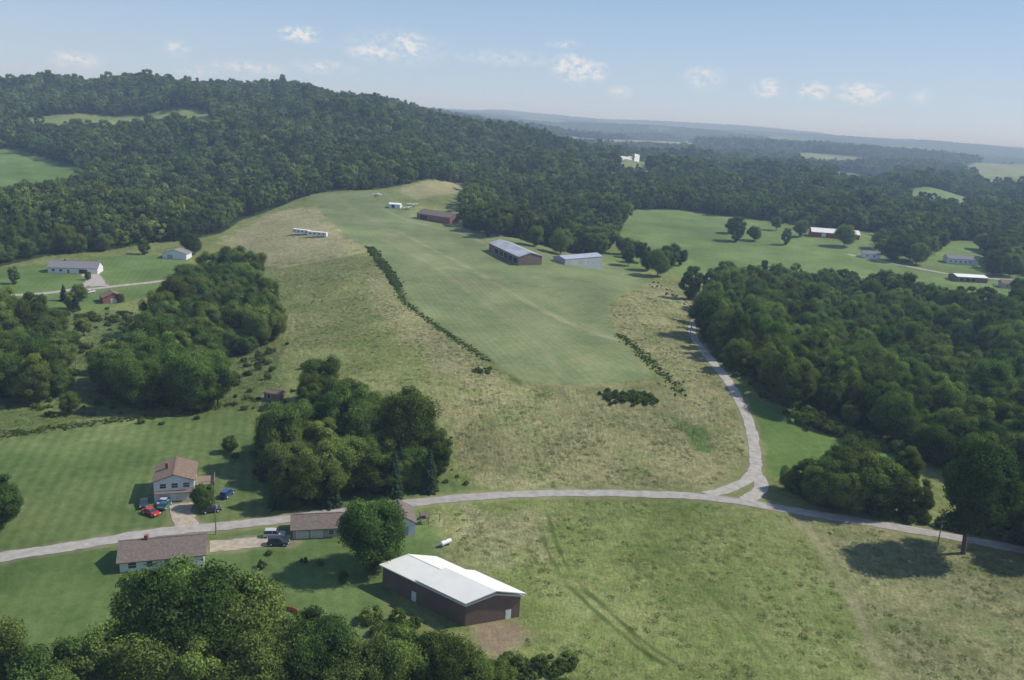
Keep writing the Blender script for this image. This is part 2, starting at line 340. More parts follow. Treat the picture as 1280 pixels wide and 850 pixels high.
# ---------------------------------------------------------------- tree builders
def rand_unit(r,n):
    v=r.randn(n,3); return v/np.linalg.norm(v,axis=1)[:,None]
def leaf_quads(c,n,s,r,asp=.75):
    t=np.cross(n,rand_unit(r,len(c))); t/=np.linalg.norm(t,axis=1)[:,None]+1e-9
    b=np.cross(n,t); s=s[:,None]
    V=np.stack([c-t*s,c-b*s*asp+n*s*.2,c+t*s,c+b*s*asp+n*s*.2],1).reshape(-1,3)
    return V,np.arange(len(c)*4).reshape(-1,4)
def tube(p0,p1,r0,r1,n=6):
    p0=np.array(p0,float);p1=np.array(p1,float); d=p1-p0; d/=np.linalg.norm(d)
    a=np.cross(d,[0.3,1,0.1]); a/=np.linalg.norm(a); b=np.cross(d,a); th=np.arange(n)/n*6.283
    ring=np.cos(th)[:,None]*a+np.sin(th)[:,None]*b
    V=np.concatenate([p0+ring*r0,p1+ring*r1]); i=np.arange(n); j=(i+1)%n
    return V,np.stack([i,j,j+n,i+n],1)
def ball(c,rx,rz,r,nu=8,nv=6):
    th=np.arange(nu)/nu*6.283; ph=np.linspace(.15,math.pi-.15,nv); T,Pp=np.meshgrid(th,ph)
    j=1+.12*r.randn(*T.shape)
    V=np.stack([c[0]+rx*j*np.sin(Pp)*np.cos(T),c[1]+rx*j*np.sin(Pp)*np.sin(T),c[2]+rz*j*np.cos(Pp)],2).reshape(-1,3)
    F=[]
    for a in range(nv-1):
        for b in range(nu): F.append((a*nu+b,a*nu+(b+1)%nu,(a+1)*nu+(b+1)%nu,(a+1)*nu+b))
    return V,np.array(F)
class Acc:
    def __init__(s): s.v=[];s.f=[];s.m=[];s.s=[];s.n=0
    def add(s,VF,m,sh=1.0):
        V,F=VF; s.v.append(V); s.f.append(F+s.n); s.m.append(np.full(len(F),m)); s.s.append(np.broadcast_to(sh,(len(V),)).copy()); s.n+=len(V)
    def mesh(s,name,mats):
        me=mesh_np(name,np.concatenate(s.v),np.concatenate(s.f),mats,np.concatenate(s.m))
        a=me.attributes.new('shade','FLOAT','POINT'); a.data.foreach_set('value',np.concatenate(s.s).astype(np.float32)); return me
def broadleaf(name,seed,Ht,R,nl,leaf,lobes,cb=.2,lm=LEAF,trunk=True,tall=1.0):
    r=np.random.RandomState(seed); A=Acc(); cz=(cb+1)/2*Ht; hz=(1-cb)*Ht/2
    if trunk:
        p=np.zeros(3); n=5; r0=.022*Ht
        for i in range(n):
            q=p+np.array([r.randn()*.25,r.randn()*.25,Ht*.7/n]); A.add(tube(p,q,r0*(1-i/n*.75),r0*(1-(i+1)/n*.75)),0); 
            if i>=1:
                for _ in range(2):
                    a=r.rand()*6.283; e=q+np.array([math.cos(a)*R*.6,math.sin(a)*R*.6,Ht*.16]); A.add(tube(q,e,r0*.35,r0*.1,5),0)
            p=q
    for i in range(lobes):
        zz=1-2*(i+.5)/lobes; zz=zz*.95+r.randn()*.08; zz=max(-1,min(1,zz)); a=i*2.4+r.randn()*.4; q=math.sqrt(max(0,1-zz*zz))
        wid=.95 if zz<.2 else 1.0
        rad_=r.uniform(.45,.86)
        c=np.array([math.cos(a)*q*R*rad_*wid,math.sin(a)*q*R*rad_*wid,cz+zz*hz*rad_*1.05*tall]); lr=R*r.uniform(.20,.38); lz=lr*r.uniform(.75,1.0)
        br=r.uniform(.72,1.28)
        A.add(ball(c,lr*.70,lz*.70,r),1,.6)  # darker inner core: shadow inside the crown put into the leaf tone
        k=int(nl/lobes*(lr/(R*.30))**2); d=rand_unit(r,k); o=c-np.array([0,0,cz]); o/=np.linalg.norm(o)+1e-6
        dt=d@o; d=np.where((dt<-.15)[:,None],-d,d)
        rr_=lr*(r.uniform(.72,1.22,k)+.16*np.sin(d[:,0]*7+i)*np.cos(d[:,1]*6+d[:,2]*5))
        pos=c+d*np.stack([rr_,rr_,rr_*lz/lr],1)
        nn=d+.75*rand_unit(r,k); nn/=np.linalg.norm(nn,axis=1)[:,None]
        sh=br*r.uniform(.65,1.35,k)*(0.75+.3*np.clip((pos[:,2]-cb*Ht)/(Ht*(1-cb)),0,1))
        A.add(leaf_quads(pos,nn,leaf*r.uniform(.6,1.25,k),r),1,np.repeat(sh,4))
    return A.mesh(name,(BARK,lm))
def conifer(name,seed,Ht,R,nl,leaf,lm=PINE):
    r=np.random.RandomState(seed); A=Acc(); A.add(tube((0,0,0),(0,0,Ht*.95),.02*Ht,.003*Ht),0)
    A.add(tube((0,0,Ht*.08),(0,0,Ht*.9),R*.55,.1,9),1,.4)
    wh=16; pos=[];nn=[];sh=[]
    for w in range(wh):
        f=(w+.4)/wh; zc=Ht*(.05+.93*f); rw=R*(1-f)**.75*r.uniform(.88,1.08)+.15; nb=int(7+5*(1-f)); kb=max(6,int(nl/wh/nb*(1.7*(1-f)+.2)))
        a0=r.rand()*6
        for b in range(nb):
            a=a0+b/nb*6.283+r.randn()*.12; L_=rw*r.uniform(.78,1.12); t=r.uniform(.25,1,kb)**.7
            sp=(r.rand(kb)-.5)*.55*L_*(1.2-t)
            px=np.cos(a)*t*L_-np.sin(a)*sp; py=np.sin(a)*t*L_+np.cos(a)*sp; pz=zc-.28*t*L_+.12*L_*t*t+r.randn(kb)*.12
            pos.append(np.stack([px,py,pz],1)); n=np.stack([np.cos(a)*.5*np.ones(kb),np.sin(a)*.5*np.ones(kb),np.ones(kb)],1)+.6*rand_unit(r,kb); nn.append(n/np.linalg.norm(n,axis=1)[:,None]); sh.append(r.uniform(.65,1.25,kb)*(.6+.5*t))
    pos=np.concatenate(pos);nn=np.concatenate(nn);sh=np.concatenate(sh)
    A.add(leaf_quads(pos,nn,leaf*r.uniform(.6,1.2,len(pos)),r,.5),1,np.repeat(sh,4))
    return A.mesh(name,(BARK,lm))
def tuft(name,seed,h,w,n,lm=WEED):
    r=np.random.RandomState(seed); A=Acc(); a=r.rand(n)*6.283; q=np.sqrt(r.rand(n))*w
    c=np.stack([np.cos(a)*q,np.sin(a)*q,r.uniform(.1,.7,n)*h],1); nn=rand_unit(r,n); nn[:,2]=np.abs(nn[:,2])*.8+.5
    A.add(leaf_quads(c,nn/np.linalg.norm(nn,axis=1)[:,None],r.uniform(.15,.35,n)*h,r,.5),0,np.repeat(r.uniform(.75,1.2,n),4)); return A.mesh(name,(lm,))
# near prototypes
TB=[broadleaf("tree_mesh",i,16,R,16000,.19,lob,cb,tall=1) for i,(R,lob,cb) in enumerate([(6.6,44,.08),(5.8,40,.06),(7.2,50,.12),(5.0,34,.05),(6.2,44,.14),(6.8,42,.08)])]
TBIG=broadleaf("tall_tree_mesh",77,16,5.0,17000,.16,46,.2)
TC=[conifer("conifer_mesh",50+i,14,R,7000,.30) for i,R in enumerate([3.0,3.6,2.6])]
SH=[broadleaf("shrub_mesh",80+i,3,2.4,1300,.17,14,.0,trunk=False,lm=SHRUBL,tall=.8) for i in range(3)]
# far prototypes
TF=[broadleaf("forest_tree_mesh",200+i,17,R,2000,.50,lob,cb,lm=LEAF_F) for i,(R,lob,cb) in enumerate([(6.3,16,.15),(5.2,14,.1),(7.4,20,.2),(4.6,12,.05),(6.0,15,.15)])]
print("protos",time.time()-T0)
def proto_coll(name,meshes):
    c=bpy.data.collections.new(name)
    for i,m in enumerate(meshes):
        o=bpy.data.objects.new("%s_%02d"%(name,i),m); c.objects.link(o)
    return c
def scatter(name,pts,coll,nidx,scale,seed,flat=1.0):
    r=np.random.RandomState(seed); n=len(pts); me=bpy.data.meshes.new(name); me.vertices.add(n)
    me.vertices.foreach_set('co',np.asarray(pts,np.float32).ravel())
    a=me.attributes.new('idx','INT','POINT'); a.data.foreach_set('value',r.randint(0,nidx,n).astype(np.int32))
    a=me.attributes.new('rot','FLOAT_VECTOR','POINT'); rv=np.zeros((n,3),np.float32); rv[:,2]=r.rand(n)*6.283; rv[:,0]=r.randn(n)*.05; a.data.foreach_set('vector',rv.ravel())
    s=np.asarray(scale); sv=np.stack([s*r.uniform(.85,1.2,n),s*r.uniform(.85,1.2,n),s*r.uniform(.8,1.25,n)*flat],1)
    a=me.attributes.new('scl','FLOAT_VECTOR','POINT'); a.data.foreach_set('vector',sv.astype(np.float32).ravel())
    o=link(name,me); ng=bpy.data.node_groups.new(name,'GeometryNodeTree')
    ng.interface.new_socket('Geometry',in_out='INPUT',socket_type='NodeSocketGeometry'); ng.interface.new_socket('Geometry',in_out='OUTPUT',socket_type='NodeSocketGeometry')
    N=ng.nodes.new; L=ng.links.new; gi=N('NodeGroupInput'); go=N('NodeGroupOutput'); ip=N('GeometryNodeInstanceOnPoints'); ci=N('GeometryNodeCollectionInfo')
    ci.inputs['Collection'].default_value=coll; ci.inputs['Separate Children'].default_value=True; ci.inputs['Reset Children'].default_value=True
    def na(nm,t):
        q=N('GeometryNodeInputNamedAttribute'); q.data_type=t; q.inputs['Name'].default_value=nm; return [s for s in q.outputs if s.enabled and s.name=='Attribute'][0]
    ip.inputs['Pick Instance'].default_value=True
    L(gi.outputs[0],ip.inputs['Points']); L(ci.outputs[0],ip.inputs['Instance']); L(na('idx','INT'),ip.inputs['Instance Index'])
    e=N('FunctionNodeEulerToRotation'); L(na('rot','FLOAT_VECTOR'),e.inputs[0]); L(e.outputs[0],ip.inputs['Rotation']); L(na('scl','FLOAT_VECTOR'),ip.inputs['Scale']); L(ip.outputs[0],go.inputs[0])
    md=o.modifiers.new('scatter','NODES'); md.node_group=ng; return o
CN=proto_coll("woodland_near",TB); CFa=proto_coll("woodland_far",TF); CS=proto_coll("shrub_variants",SH)
CT=proto_coll("weed_tufts",[tuft("weed_mesh",300+i,.6,.8,46) for i in range(4)])
def jgrid(x0,x1,y0,y1,s,seed):
    r=np.random.RandomState(seed); gx,gy=np.meshgrid(np.arange(x0,x1,s),np.arange(y0,y1,s*.9)); gx=gx+(np.arange(gx.shape[0])%2)[:,None]*s*.5
    gx=gx.ravel()+r.uniform(-.42,.42,gx.size)*s; gy=gy.ravel()+r.uniform(-.42,.42,gy.size)*s; return gx,gy
def fan(gx,gy,r0,r1,deg=41):
    q=np.hypot(gx,gy); b=np.degrees(np.arctan2(gx,gy)); return (q>=r0)&(q<r1)&(np.abs(b)<deg)
def P3v(gx,gy,dz=-.2): return np.stack([gx,gy,H(gx,gy)+dz],1)
rg=np.random.RandomState(9)
def fscale(n,lo,hi): return lo+(hi-lo)*rg.beta(2,2.4,n)
gx,gy=jgrid(-600,600,90,620,7.8,1); k=fan(gx,gy,90,620); gx,gy=gx[k],gy[k]; k=forest_mask(gx,gy); gx,gy=gx[k],gy[k]
k=np.ones(len(gx),bool)
for P in rp: k&=dline(gx,gy,P)>6
BT=G(1204,692); k&=np.hypot(gx-BT[0],gy-BT[1])>16
k&=rg.rand(len(gx))>.08; gx,gy=gx[k],gy[k]
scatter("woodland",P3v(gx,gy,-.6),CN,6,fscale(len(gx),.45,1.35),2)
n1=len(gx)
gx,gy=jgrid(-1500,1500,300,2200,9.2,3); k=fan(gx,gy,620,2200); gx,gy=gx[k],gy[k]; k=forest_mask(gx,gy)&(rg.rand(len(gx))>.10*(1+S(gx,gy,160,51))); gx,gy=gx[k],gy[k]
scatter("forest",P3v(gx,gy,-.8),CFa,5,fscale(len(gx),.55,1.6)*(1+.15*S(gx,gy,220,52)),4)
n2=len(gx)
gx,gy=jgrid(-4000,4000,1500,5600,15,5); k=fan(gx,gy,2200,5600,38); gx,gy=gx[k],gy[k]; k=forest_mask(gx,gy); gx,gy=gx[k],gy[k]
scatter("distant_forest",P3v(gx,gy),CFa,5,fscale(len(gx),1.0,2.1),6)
print("forest counts",n1,n2,len(gx),time.time()-T0)
# shrubs along edges
def along(px,n,w,seed):
    P=chaikin(GP(px)); r=np.random.RandomState(seed); seg=np.linalg.norm(np.diff(P,axis=0),axis=1); cs=np.concatenate([[0],np.cumsum(seg)]); t=r.rand(n)*cs[-1]
    return np.interp(t,cs,P[:,0])+r.randn(n)*w,np.interp(t,cs,P[:,1])+r.randn(n)*w
SX=[];SY=[];SS=[]
for px,n,w,s in [([(463,310),(478,330),(497,358)],620,1.4,(.12,.5)),([(497,358),(502,376),(540,404),(575,428),(612,452)],700,1.1,(.06,.22)),([(598,462),(612,466)],14,1.5,(.2,.5)),
    ([(775,418),(800,440),(830,470),(852,492)],520,1.5,(.06,.2)),([(765,496),(790,498),(815,499)],110,1.9,(.2,.55)),
    ([(0,520),(100,505),(250,510),(330,500)],90,7,(.15,.55)),([(0,545),(120,528),(290,505)],420,1.4,(.08,.25)),([(20,400),(120,400),(220,400)],110,9,(.3,.9)),([(120,430),(220,470),(320,470)],80,12,(.3,.9)),
    ([(600,842),(650,838),(700,845)],34,2.5,(.25,.8)),
    ([(965,600),(1000,615),(1100,640),(1180,655),(1290,675)],60,3,(.4,1.1)),([(300,470),(320,450),(350,430)],20,4,(.3,.9)),([(500,500),(555,560),(560,600)],25,4,(.15,.4)),
    ([(300,560),(330,590),(345,610)],8,2,(.3,.8)),([(815,352),(850,375),(875,395)],40,3,(.12,.35)),([(230,810),(300,840),(380,850)],24,4,(.5,1.1)),([(1000,528),(1090,552),(1140,575)],50,3,(.5,1.3)),([(878,425),(905,458),(955,492),(1000,522)],60,2.5,(.5,1.2)),
    ([(470,770),(500,800),(540,815)],16,2.5,(.4,1.0)),([(350,690),(395,700),(430,720)],6,3,(.3,.5))]:
    a,b=along(px,n,w,len(SX)+40); SX.append(a);SY.append(b);SS.append(rg.uniform(s[0],s[1],n))
SX=np.concatenate(SX);SY=np.concatenate(SY);SS=np.concatenate(SS)
k=np.ones(len(SX),bool)
for P in rp: k&=dline(SX,SY,P)>4
scatter("hedgerow_shrubs",P3v(SX[k],SY[k],-.1),CS,3,SS[k],8)
# weeds in the rough ground
gx,gy=jgrid(-330,330,110,520,1.8,12); k=fan(gx,gy,120,520,39); gx,gy=gx[k],gy[k]
w=np.zeros(gx.size)
for (P,c,ro,st,dr,so,wa) in Z:
    ii=sdpoly(gx,gy,P)<-1; w[ii]=ro if ro>.5 else 0
k=(rg.rand(gx.size)<w*.8*np.clip(.5+.8*S(gx,gy,30,41),0.05,1))&~forest_mask(gx,gy)
for P in rp: k&=dline(gx,gy,P)>3.5
for (P,hw,c,stg,so) in LN: k&=dline(gx,gy,P)>hw+.5
gx,gy=gx[k],gy[k]; scatter("meadow_weeds",P3v(gx,gy,-.1),CT,4,rg.uniform(.4,1.2,len(gx)),13,flat=.75)
print("weeds",len(gx),time.time()-T0)
# ---------------------------------------------------------------- single trees
def tree(px,py,h,kind='b',i=None,k=1.12):
    p=G(px,py); r=random
    if kind=='c': me=TC[r.randrange(3) if i is None else i]; o=link("conifer_tree",me,P3(p)-Vector((0,0,.2)),rot=r.uniform(0,6.28),sc=(h/14*1.05,h/14*1.05,h/14))
    else:
        h=h*k; me=TB[r.randrange(6) if i is None else i]; w=h/16*r.uniform(.92,1.12); o=link("deciduous_tree",me,P3(p)-Vector((0,0,.3)),rot=r.uniform(0,6.28),sc=(w,w*r.uniform(.9,1.1),h/16))
for t in [(250,392,17),(278,388,19),(328,388,18),(245,418,16),(300,432,18),(322,434,17),(342,425,15),(232,368,15),(262,352,17),(292,350,19),(316,352,17),(215,420,15),(205,440,15),
    (150,492,15),(176,512,17),(252,514,16),(272,508,15),(190,442,16),(236,442,16),(130,482,13),
    (15,440,14),(45,430,13),(70,420,11),(20,480,15),(45,506,16),(72,494,12),(5,412,12),(35,402,10),(-15,470,14),(88,518,7),(90,440,9),(105,420,8),
    (400,498,14),(375,560,14),(340,568,11),(425,530,15),(448,555,15),(500,565,16),(520,588,15),(545,596,13),(372,632,13),(398,628,15),(515,556,12),(450,520,10),
    (254,636,6),(-2,664,13),(288,565,5),(410,512,8),(110,350,5),
    (395,845,12),(345,862,12),(305,800,8),(378,828,9),(620,885,8),
    (1050,640,13),(1022,630,12),(1110,640,13),(1000,618,10),(1145,645,10),(1278,680,15),(1130,610,12),(1305,700,17),(984,612,7),(1035,605,11),
    (862,374,19,'b',3),(822,345,17),(835,334,17),(800,328,15),(785,332,13),(745,318,15),(898,372,16),(905,356,15),(778,318,14),(850,332,12),(810,338,14),(790,322,14),
    (920,302,22),(942,301,13),(982,306,15),(1000,296,16),(1055,308,19),(1115,326,20),(1137,326,20),(1100,318,14),(1240,345,18),(1262,345,18),(1285,340,18),(1160,320,18),(1175,312,17),(1225,312,16),(1250,322,17),(1010,286,14),(970,288,14),(1128,318,19),(1145,330,17),(1120,308,17),(915,292,16),(1272,372,14),
    (668,308,15),(700,318,17),(686,308,16),(722,316,14),(740,322,15),
    (18,355,9),(180,318,10),(240,318,13),(150,378,5),(60,410,9),(100,376,8),(88,386,8)]:
    tree(*t)
for t in [(205,850,19),(245,862,20),(292,848,19),(318,832,15),(185,835,17),(225,842,19),(265,848,19),(20,900,14),(70,910,14),(110,895,13),(150,885,14),(-20,890,14),(60,960,14),(400,885,14),(440,910,13),(490,890,14),(520,885,13),(550,882,13),(575,895,11),(505,872,12),(200,900,16),(300,900,15),(250,920,15),(355,890,13),(535,862,10)]:
    tree(t[0],t[1],t[2],k=1.16)
tree(464,712,18.5,'b',0,1.0)
link("deciduous_tree",TBIG,P3(BT)-Vector((0,0,.3)),rot=1.1,sc=(2.0,1.9,1.95))
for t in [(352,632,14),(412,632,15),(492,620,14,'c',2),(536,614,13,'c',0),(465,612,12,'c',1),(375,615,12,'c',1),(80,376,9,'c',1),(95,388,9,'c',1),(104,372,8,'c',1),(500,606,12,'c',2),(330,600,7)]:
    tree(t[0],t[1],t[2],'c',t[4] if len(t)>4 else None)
# ---------------------------------------------------------------- hard-surface builder
class MB:
    def __init__(s): s.v=[];s.f=[];s.m=[];s.mats=[]
    def mi(s,m):
        if m not in s.mats: s.mats.append(m)
        return s.mats.index(m)
    def add(s,V,F,m):
        n=len(s.v); s.v+= [tuple(v) for v in V]; s.f+=[tuple(i+n for i in f) for f in F]; s.m+=[s.mi(m)]*len(F)
    def hexa(s,V,m): s.add(V,[(0,3,2,1),(4,5,6,7),(0,1,5,4),(1,2,6,5),(2,3,7,6),(3,0,4,7)],m)
    def box(s,c,d,m):
        x,y,z=c; a,b,h=d[0]/2,d[1]/2,d[2]/2
        s.hexa([(x-a,y-b,z-h),(x+a,y-b,z-h),(x+a,y+b,z-h),(x-a,y+b,z-h),(x-a,y-b,z+h),(x+a,y-b,z+h),(x+a,y+b,z+h),(x-a,y+b,z+h)],m)
    def tube(s,p0,p1,r0,r1,m,n=12):
        V,F=tube(p0,p1,r0,r1,n); F=[tuple(f) for f in F.tolist()]; F+= [tuple(range(n))[::-1],tuple(range(n,2*n))]; s.add(V.tolist(),F,m)
    def mesh(s,name,smooth=False):
        me=bpy.data.meshes.new(name); me.from_pydata(s.v,[],s.f)
        for m in s.mats: me.materials.append(m)
        me.polygons.foreach_set('material_index',s.m); me.update(); return me
def building(name,g1,g2,L=None,g3=None,hw=3,rise=1.5,ridge='V',wall=WHITE,roof=GYROOF,over=.4,ops=(),W=None,base=.4,ext=None,chim=False):
    a=G(*g1); b=G(*g2); U=b-a; w=np.linalg.norm(U); U=U/w
    if W: w=W
    if g3 is not None: c=G(*g3)-a; L=np.linalg.norm(c) if L is None else L; V=c/np.linalg.norm(c)
    else: V=np.array([-U[1],U[0]])
    cs=[a,a+U*w,a+U*w+V*L,a+V*L]; zs=[float(H(*p)) for p in cs]; z0=max(zs)*.7+min(zs)*.3; dz=min(zs)-z0-base
    e=bpy.data.objects.new(name,None); scene.collection.objects.link(e); e.location=(a[0],a[1],z0)
    def P(u,v,z): q=U*u+V*v; return (q[0],q[1],z)
    mb=MB()
    if ridge=='V':
        v=[P(0,0,dz),P(w,0,dz),P(w,L,dz),P(0,L,dz),P(0,0,hw),P(w,0,hw),P(w,L,hw),P(0,L,hw),P(w/2,0,hw+rise),P(w/2,L,hw+rise)]
        f=[(0,1,5,8,4),(1,2,6,5),(2,3,7,9,6),(3,0,4,7)]
    else:
        v=[P(0,0,dz),P(w,0,dz),P(w,L,dz),P(0,L,dz),P(0,0,hw),P(w,0,hw),P(w,L,hw),P(0,L,hw),P(0,L/2,hw+rise),P(w,L/2,hw+rise)]
        f=[(0,1,5,4),(1,2,6,9,5),(2,3,7,6),(3,0,4,8,7)]
    mb.add(v,f,wall); link("walls",mb.mesh("walls"),parent=e)
    rb=MB(); span=(w if ridge=='V' else L); k=rise/(span/2); t=.22; o=over; ln=(L if ridge=='V' else w); lift=.02
    def Q(s,l,z): return P(s,l,z) if ridge=='V' else P(l,s,z)
    for sd in (0,1):
        s0=-o if sd==0 else span+o; z_e=hw-o*k+lift; zr=hw+rise+lift; sm=span/2
        rb.hexa([Q(s0,-o,z_e),Q(sm,-o,zr),Q(sm,ln+o,zr),Q(s0,ln+o,z_e),Q(s0,-o,z_e+t),Q(sm,-o,zr+t),Q(sm,ln+o,zr+t),Q(s0,ln+o,z_e+t)],roof)
    # ridge cap
    rb.hexa([Q(span/2-.2,-o-.01,hw+rise+t-.02),Q(span/2+.2,-o-.01,hw+rise+t-.02),Q(span/2+.2,ln+o+.01,hw+rise+t-.02),Q(span/2-.2,ln+o+.01,hw+rise+t-.02),Q(span/2-.2,-o-.01,hw+rise+t+.05),Q(span/2+.2,-o-.01,hw+rise+t+.05),Q(span/2+.2,ln+o+.01,hw+rise+t+.05),Q(span/2-.2,ln+o+.01,hw+rise+t+.05)],roof)
    link("roof",rb.mesh("roof"),parent=e)
    for i,(wl,c,zb,ww,hh,m) in enumerate(ops):
        ob=MB()
        def face(c,zb,ww,hh,pr,m):
            if wl=='F': f=lambda s,d,z:P(s,-d,z)
            elif wl=='B': f=lambda s,d,z:P(s,L+d,z)
            elif wl=='L': f=lambda s,d,z:P(-d,s,z)
            else: f=lambda s,d,z:P(w+d,s,z)
            a_,b_=c-ww/2,c+ww/2
            ob.hexa([f(a_,-.05,zb),f(b_,-.05,zb),f(b_,pr,zb),f(a_,pr,zb),f(a_,-.05,zb+hh),f(b_,-.05,zb+hh),f(b_,pr,zb+hh),f(a_,pr,zb+hh)],m)
        face(c,zb-.08,ww+.24,hh+.16,.04,TRIM if m is not BRMETAL else BRROOF); face(c,zb,ww,hh,.07,m)
        nm="window" if m is GLASS else "door"
        if m is GLASS: face(c,zb+hh/2-.03,ww,.06,.085,TRIM)
        elif ww>2:
            for q in (1,2,3): face(c,zb+hh*q/4-.02,ww-.05,.04,.08,GYROOF)
        link("%s_%d"%(nm,i+1),ob.mesh(nm),parent=e)
    if ext: ext(e,P,w,L)
    if chim:
        cb=MB(); q=P(w*.3,L*.5,0); cb.box((q[0],q[1],hw+rise+.3),(.8,.8,1.6),BRICK); link("chimney",cb.mesh("chimney"),parent=e)
    return e
# two-storey house with garage doors below
def ext_house(e,P,w,L):
    b=MB(); 
    b.hexa([P(.3,-.08,2.62),P(w-.3,-.08,2.62),P(w-.3,-.9,2.45),P(.3,-.9,2.45),P(.3,-.08,2.95),P(w-.3,-.08,2.95),P(w-.3,-.9,2.6),P(.3,-.9,2.6)],RDROOF); link("canopy",b.mesh("canopy"),parent=e)
    b=MB(); # rear/side deck
    for u in (w+.4,w+4.6):
        for v in (3,8.5): q=P(u,v,0); b.box((q[0],q[1],1.1),(.2,.2,3.4),WOOD)
    b.hexa([P(w+.1,2.8,2.5),P(w+4.8,2.8,2.5),P(w+4.8,8.7,2.5),P(w+.1,8.7,2.5),P(w+.1,2.8,2.7),P(w+4.8,2.8,2.7),P(w+4.8,8.7,2.7),P(w+.1,8.7,2.7)],WOOD)
    b.hexa([P(w+.1,2.8,3.5),P(w+4.8,2.8,3.5),P(w+4.8,2.9,3.5),P(w+.1,2.9,3.5),P(w+.1,2.8,3.6),P(w+4.8,2.8,3.6),P(w+4.8,2.9,3.6),P(w+.1,2.9,3.6)],WOOD)
    b.hexa([P(w+4.7,2.8,2.7),P(w+4.8,2.8,2.7),P(w+4.8,8.7,2.7),P(w+4.7,8.7,2.7),P(w+4.7,2.8,3.6),P(w+4.8,2.8,3.6),P(w+4.8,8.7,3.6),P(w+4.7,8.7,3.6)],WOOD)
    link("deck",b.mesh("deck"),parent=e)
building("two_storey_house",(193,628),(243,625),L=11,hw=5.6,rise=1.7,ridge='V',wall=WHITE,roof=RDROOF,over=.5,chim=True,ext=ext_house,
  ops=[('F',2.4,.05,2.9,2.2,DOORW),('F',6.6,.05,2.9,2.2,DOORW),('F',2.2,3.7,1.5,1.2,GLASS),('F',5,3.7,1.5,1.2,GLASS),('F',7.8,3.7,1.5,1.2,GLASS),('L',3,3.7,1.2,1.2,GLASS),('L',7.5,3.7,1.2,1.2,GLASS),('R',1.5,3.7,1.2,1.2,GLASS)])
building("long_garage",(366,674),(426,671),L=7,hw=2.7,rise=1.9,ridge='U',wall=TANW,roof=BRROOF,over=.6,ops=[('F',2.2,.05,2.6,2.1,DOORW),('F',5.6,.05,2.6,2.1,DOORW),('F',9,.9,1.2,1,GLASS)])
building("detached_garage",(487,671),(519,669),L=9,hw=3.4,rise=1.8,ridge='V',wall=WHITE,roof=BRROOF,ops=[('F',3,.05,3.2,2.3,GYMET),('L',4,1,1.1,1,GLASS),('R',4,1,1.1,1,GLASS)])
building("ranch_house",(150,716),(255,706),L=9.5,hw=2.7,rise=2.3,ridge='U',wall=WHITE,roof=BRROOF,over=.6,chim=True,ops=[('F',2.5,.9,1.6,1.2,GLASS),('F',6,.9,1.2,1.2,GLASS),('F',9.5,.05,1,2.05,WOOD),('F',13,.9,1.8,1.2,GLASS),('L',3,.9,1.2,1.1,GLASS),('L',6.5,.9,1.2,1.1,GLASS)])
# large pole barn, two roof levels
def ext_barn(e,P,w,L):
    b=MB(); hw=5.3; rise=1.5; o=.7; v0,v1=-.7,L*.56; t=.2
    for s0,s1 in ((-o,w/2),(w+o,w/2)):
        z0=hw+.35; zr=hw+rise+.4
        b.hexa([P(s0,v0,z0-.2),P(s1,v0,zr),P(s1,v1,zr),P(s0,v1,z0-.2),P(s0,v0,z0),P(s1,v0,zr+t),P(s1,v1,zr+t),P(s0,v1,z0)],WMETAL)
    link("front_roof",b.mesh("front_roof"),parent=e)
    b=MB(); b.hexa([P(0.02,v1-.3,4),P(w-.02,v1-.3,4),P(w-.02,v1-.25,4),P(.02,v1-.25,4),P(.02,v1-.3,5.5),P(w-.02,v1-.3,5.5),P(w-.02,v1-.25,5.5),P(.02,v1-.25,5.5)],WMETAL); link("roof_step",b.mesh("roof_step"),parent=e)
building("pole_barn",(581,783),(649,771),g3=(478,732),hw=4.9,rise=1.4,ridge='V',wall=BRMETAL,roof=WMETAL,over=.5,ext=ext_barn,ops=[('F',9.4,.05,1,2.1,TRIM),('L',5,.05,3.6,3.3,BRMETAL),('L',14,.05,1,2.1,TRIM)])
building("farmhouse",(60,341),(122,343),L=11,hw=3.2,rise=3.2,ridge='U',wall=WHITE,roof=GYROOF,chim=True,ops=[('F',3,1,1.6,1.3,GLASS),('F',7,1,1.6,1.3,GLASS),('F',11,.1,1.1,2.1,GLASS),('F',19,.05,4.5,2.4,DARK)])
building("farm_garage",(203,323),(233,325),L=10,hw=3.4,rise=2.4,ridge='V',wall=WHITE,roof=GYROOF,ops=[('F',5,.05,3.6,2.5,GYMET)])
building("brick_garage",(129,380),(156,378),L=8,hw=3.0,rise=2.2,ridge='V',wall=BRICK,roof=RDROOF,ops=[('F',5,.05,2.6,2.2,DOORW)])
building("playhouse_shed",(368,517),(383,517),L=5,hw=3.2,rise=1.6,ridge='V',wall=GYMET,roof=GYROOF,over=.25,ops=[('F',2.2,.05,1.2,2,TRIM)])
building("brown_shed",(330,500),(350,501),L=3.5,hw=2.0,rise=.9,ridge='U',wall=WOOD,roof=RDROOF,over=.2,ops=[('F',2,.05,1.2,1.7,DARK)])
building("long_hangar",(648,332),(677,331),g3=(611,313),hw=5.0,rise=2.4,ridge='V',wall=BRMETAL,roof=RUST,over=.4,ops=[('F',8,.05,9,4,BRMETAL)]+[('L',6+i*9.,.05,7.5,3.6,DARK) for i in range(5)])
building("grey_hangar",(706,331),(752,336),L=12,hw=4.6,rise=1.6,ridge='U',wall=GYMET,roof=GYMET,over=.3,ops=[('F',6.5,.05,9,3.8,RUST),('F',17,.05,9,3.8,RUST)])
building("red_hangar",(521,273),(562,280),L=16,hw=4.5,rise=3.2,ridge='U',wall=BRICK,roof=BRROOF,over=.5,ops=[('F',8,.05,9,3.6,DARK),('F',22,1.2,2,1.4,GLASS)])
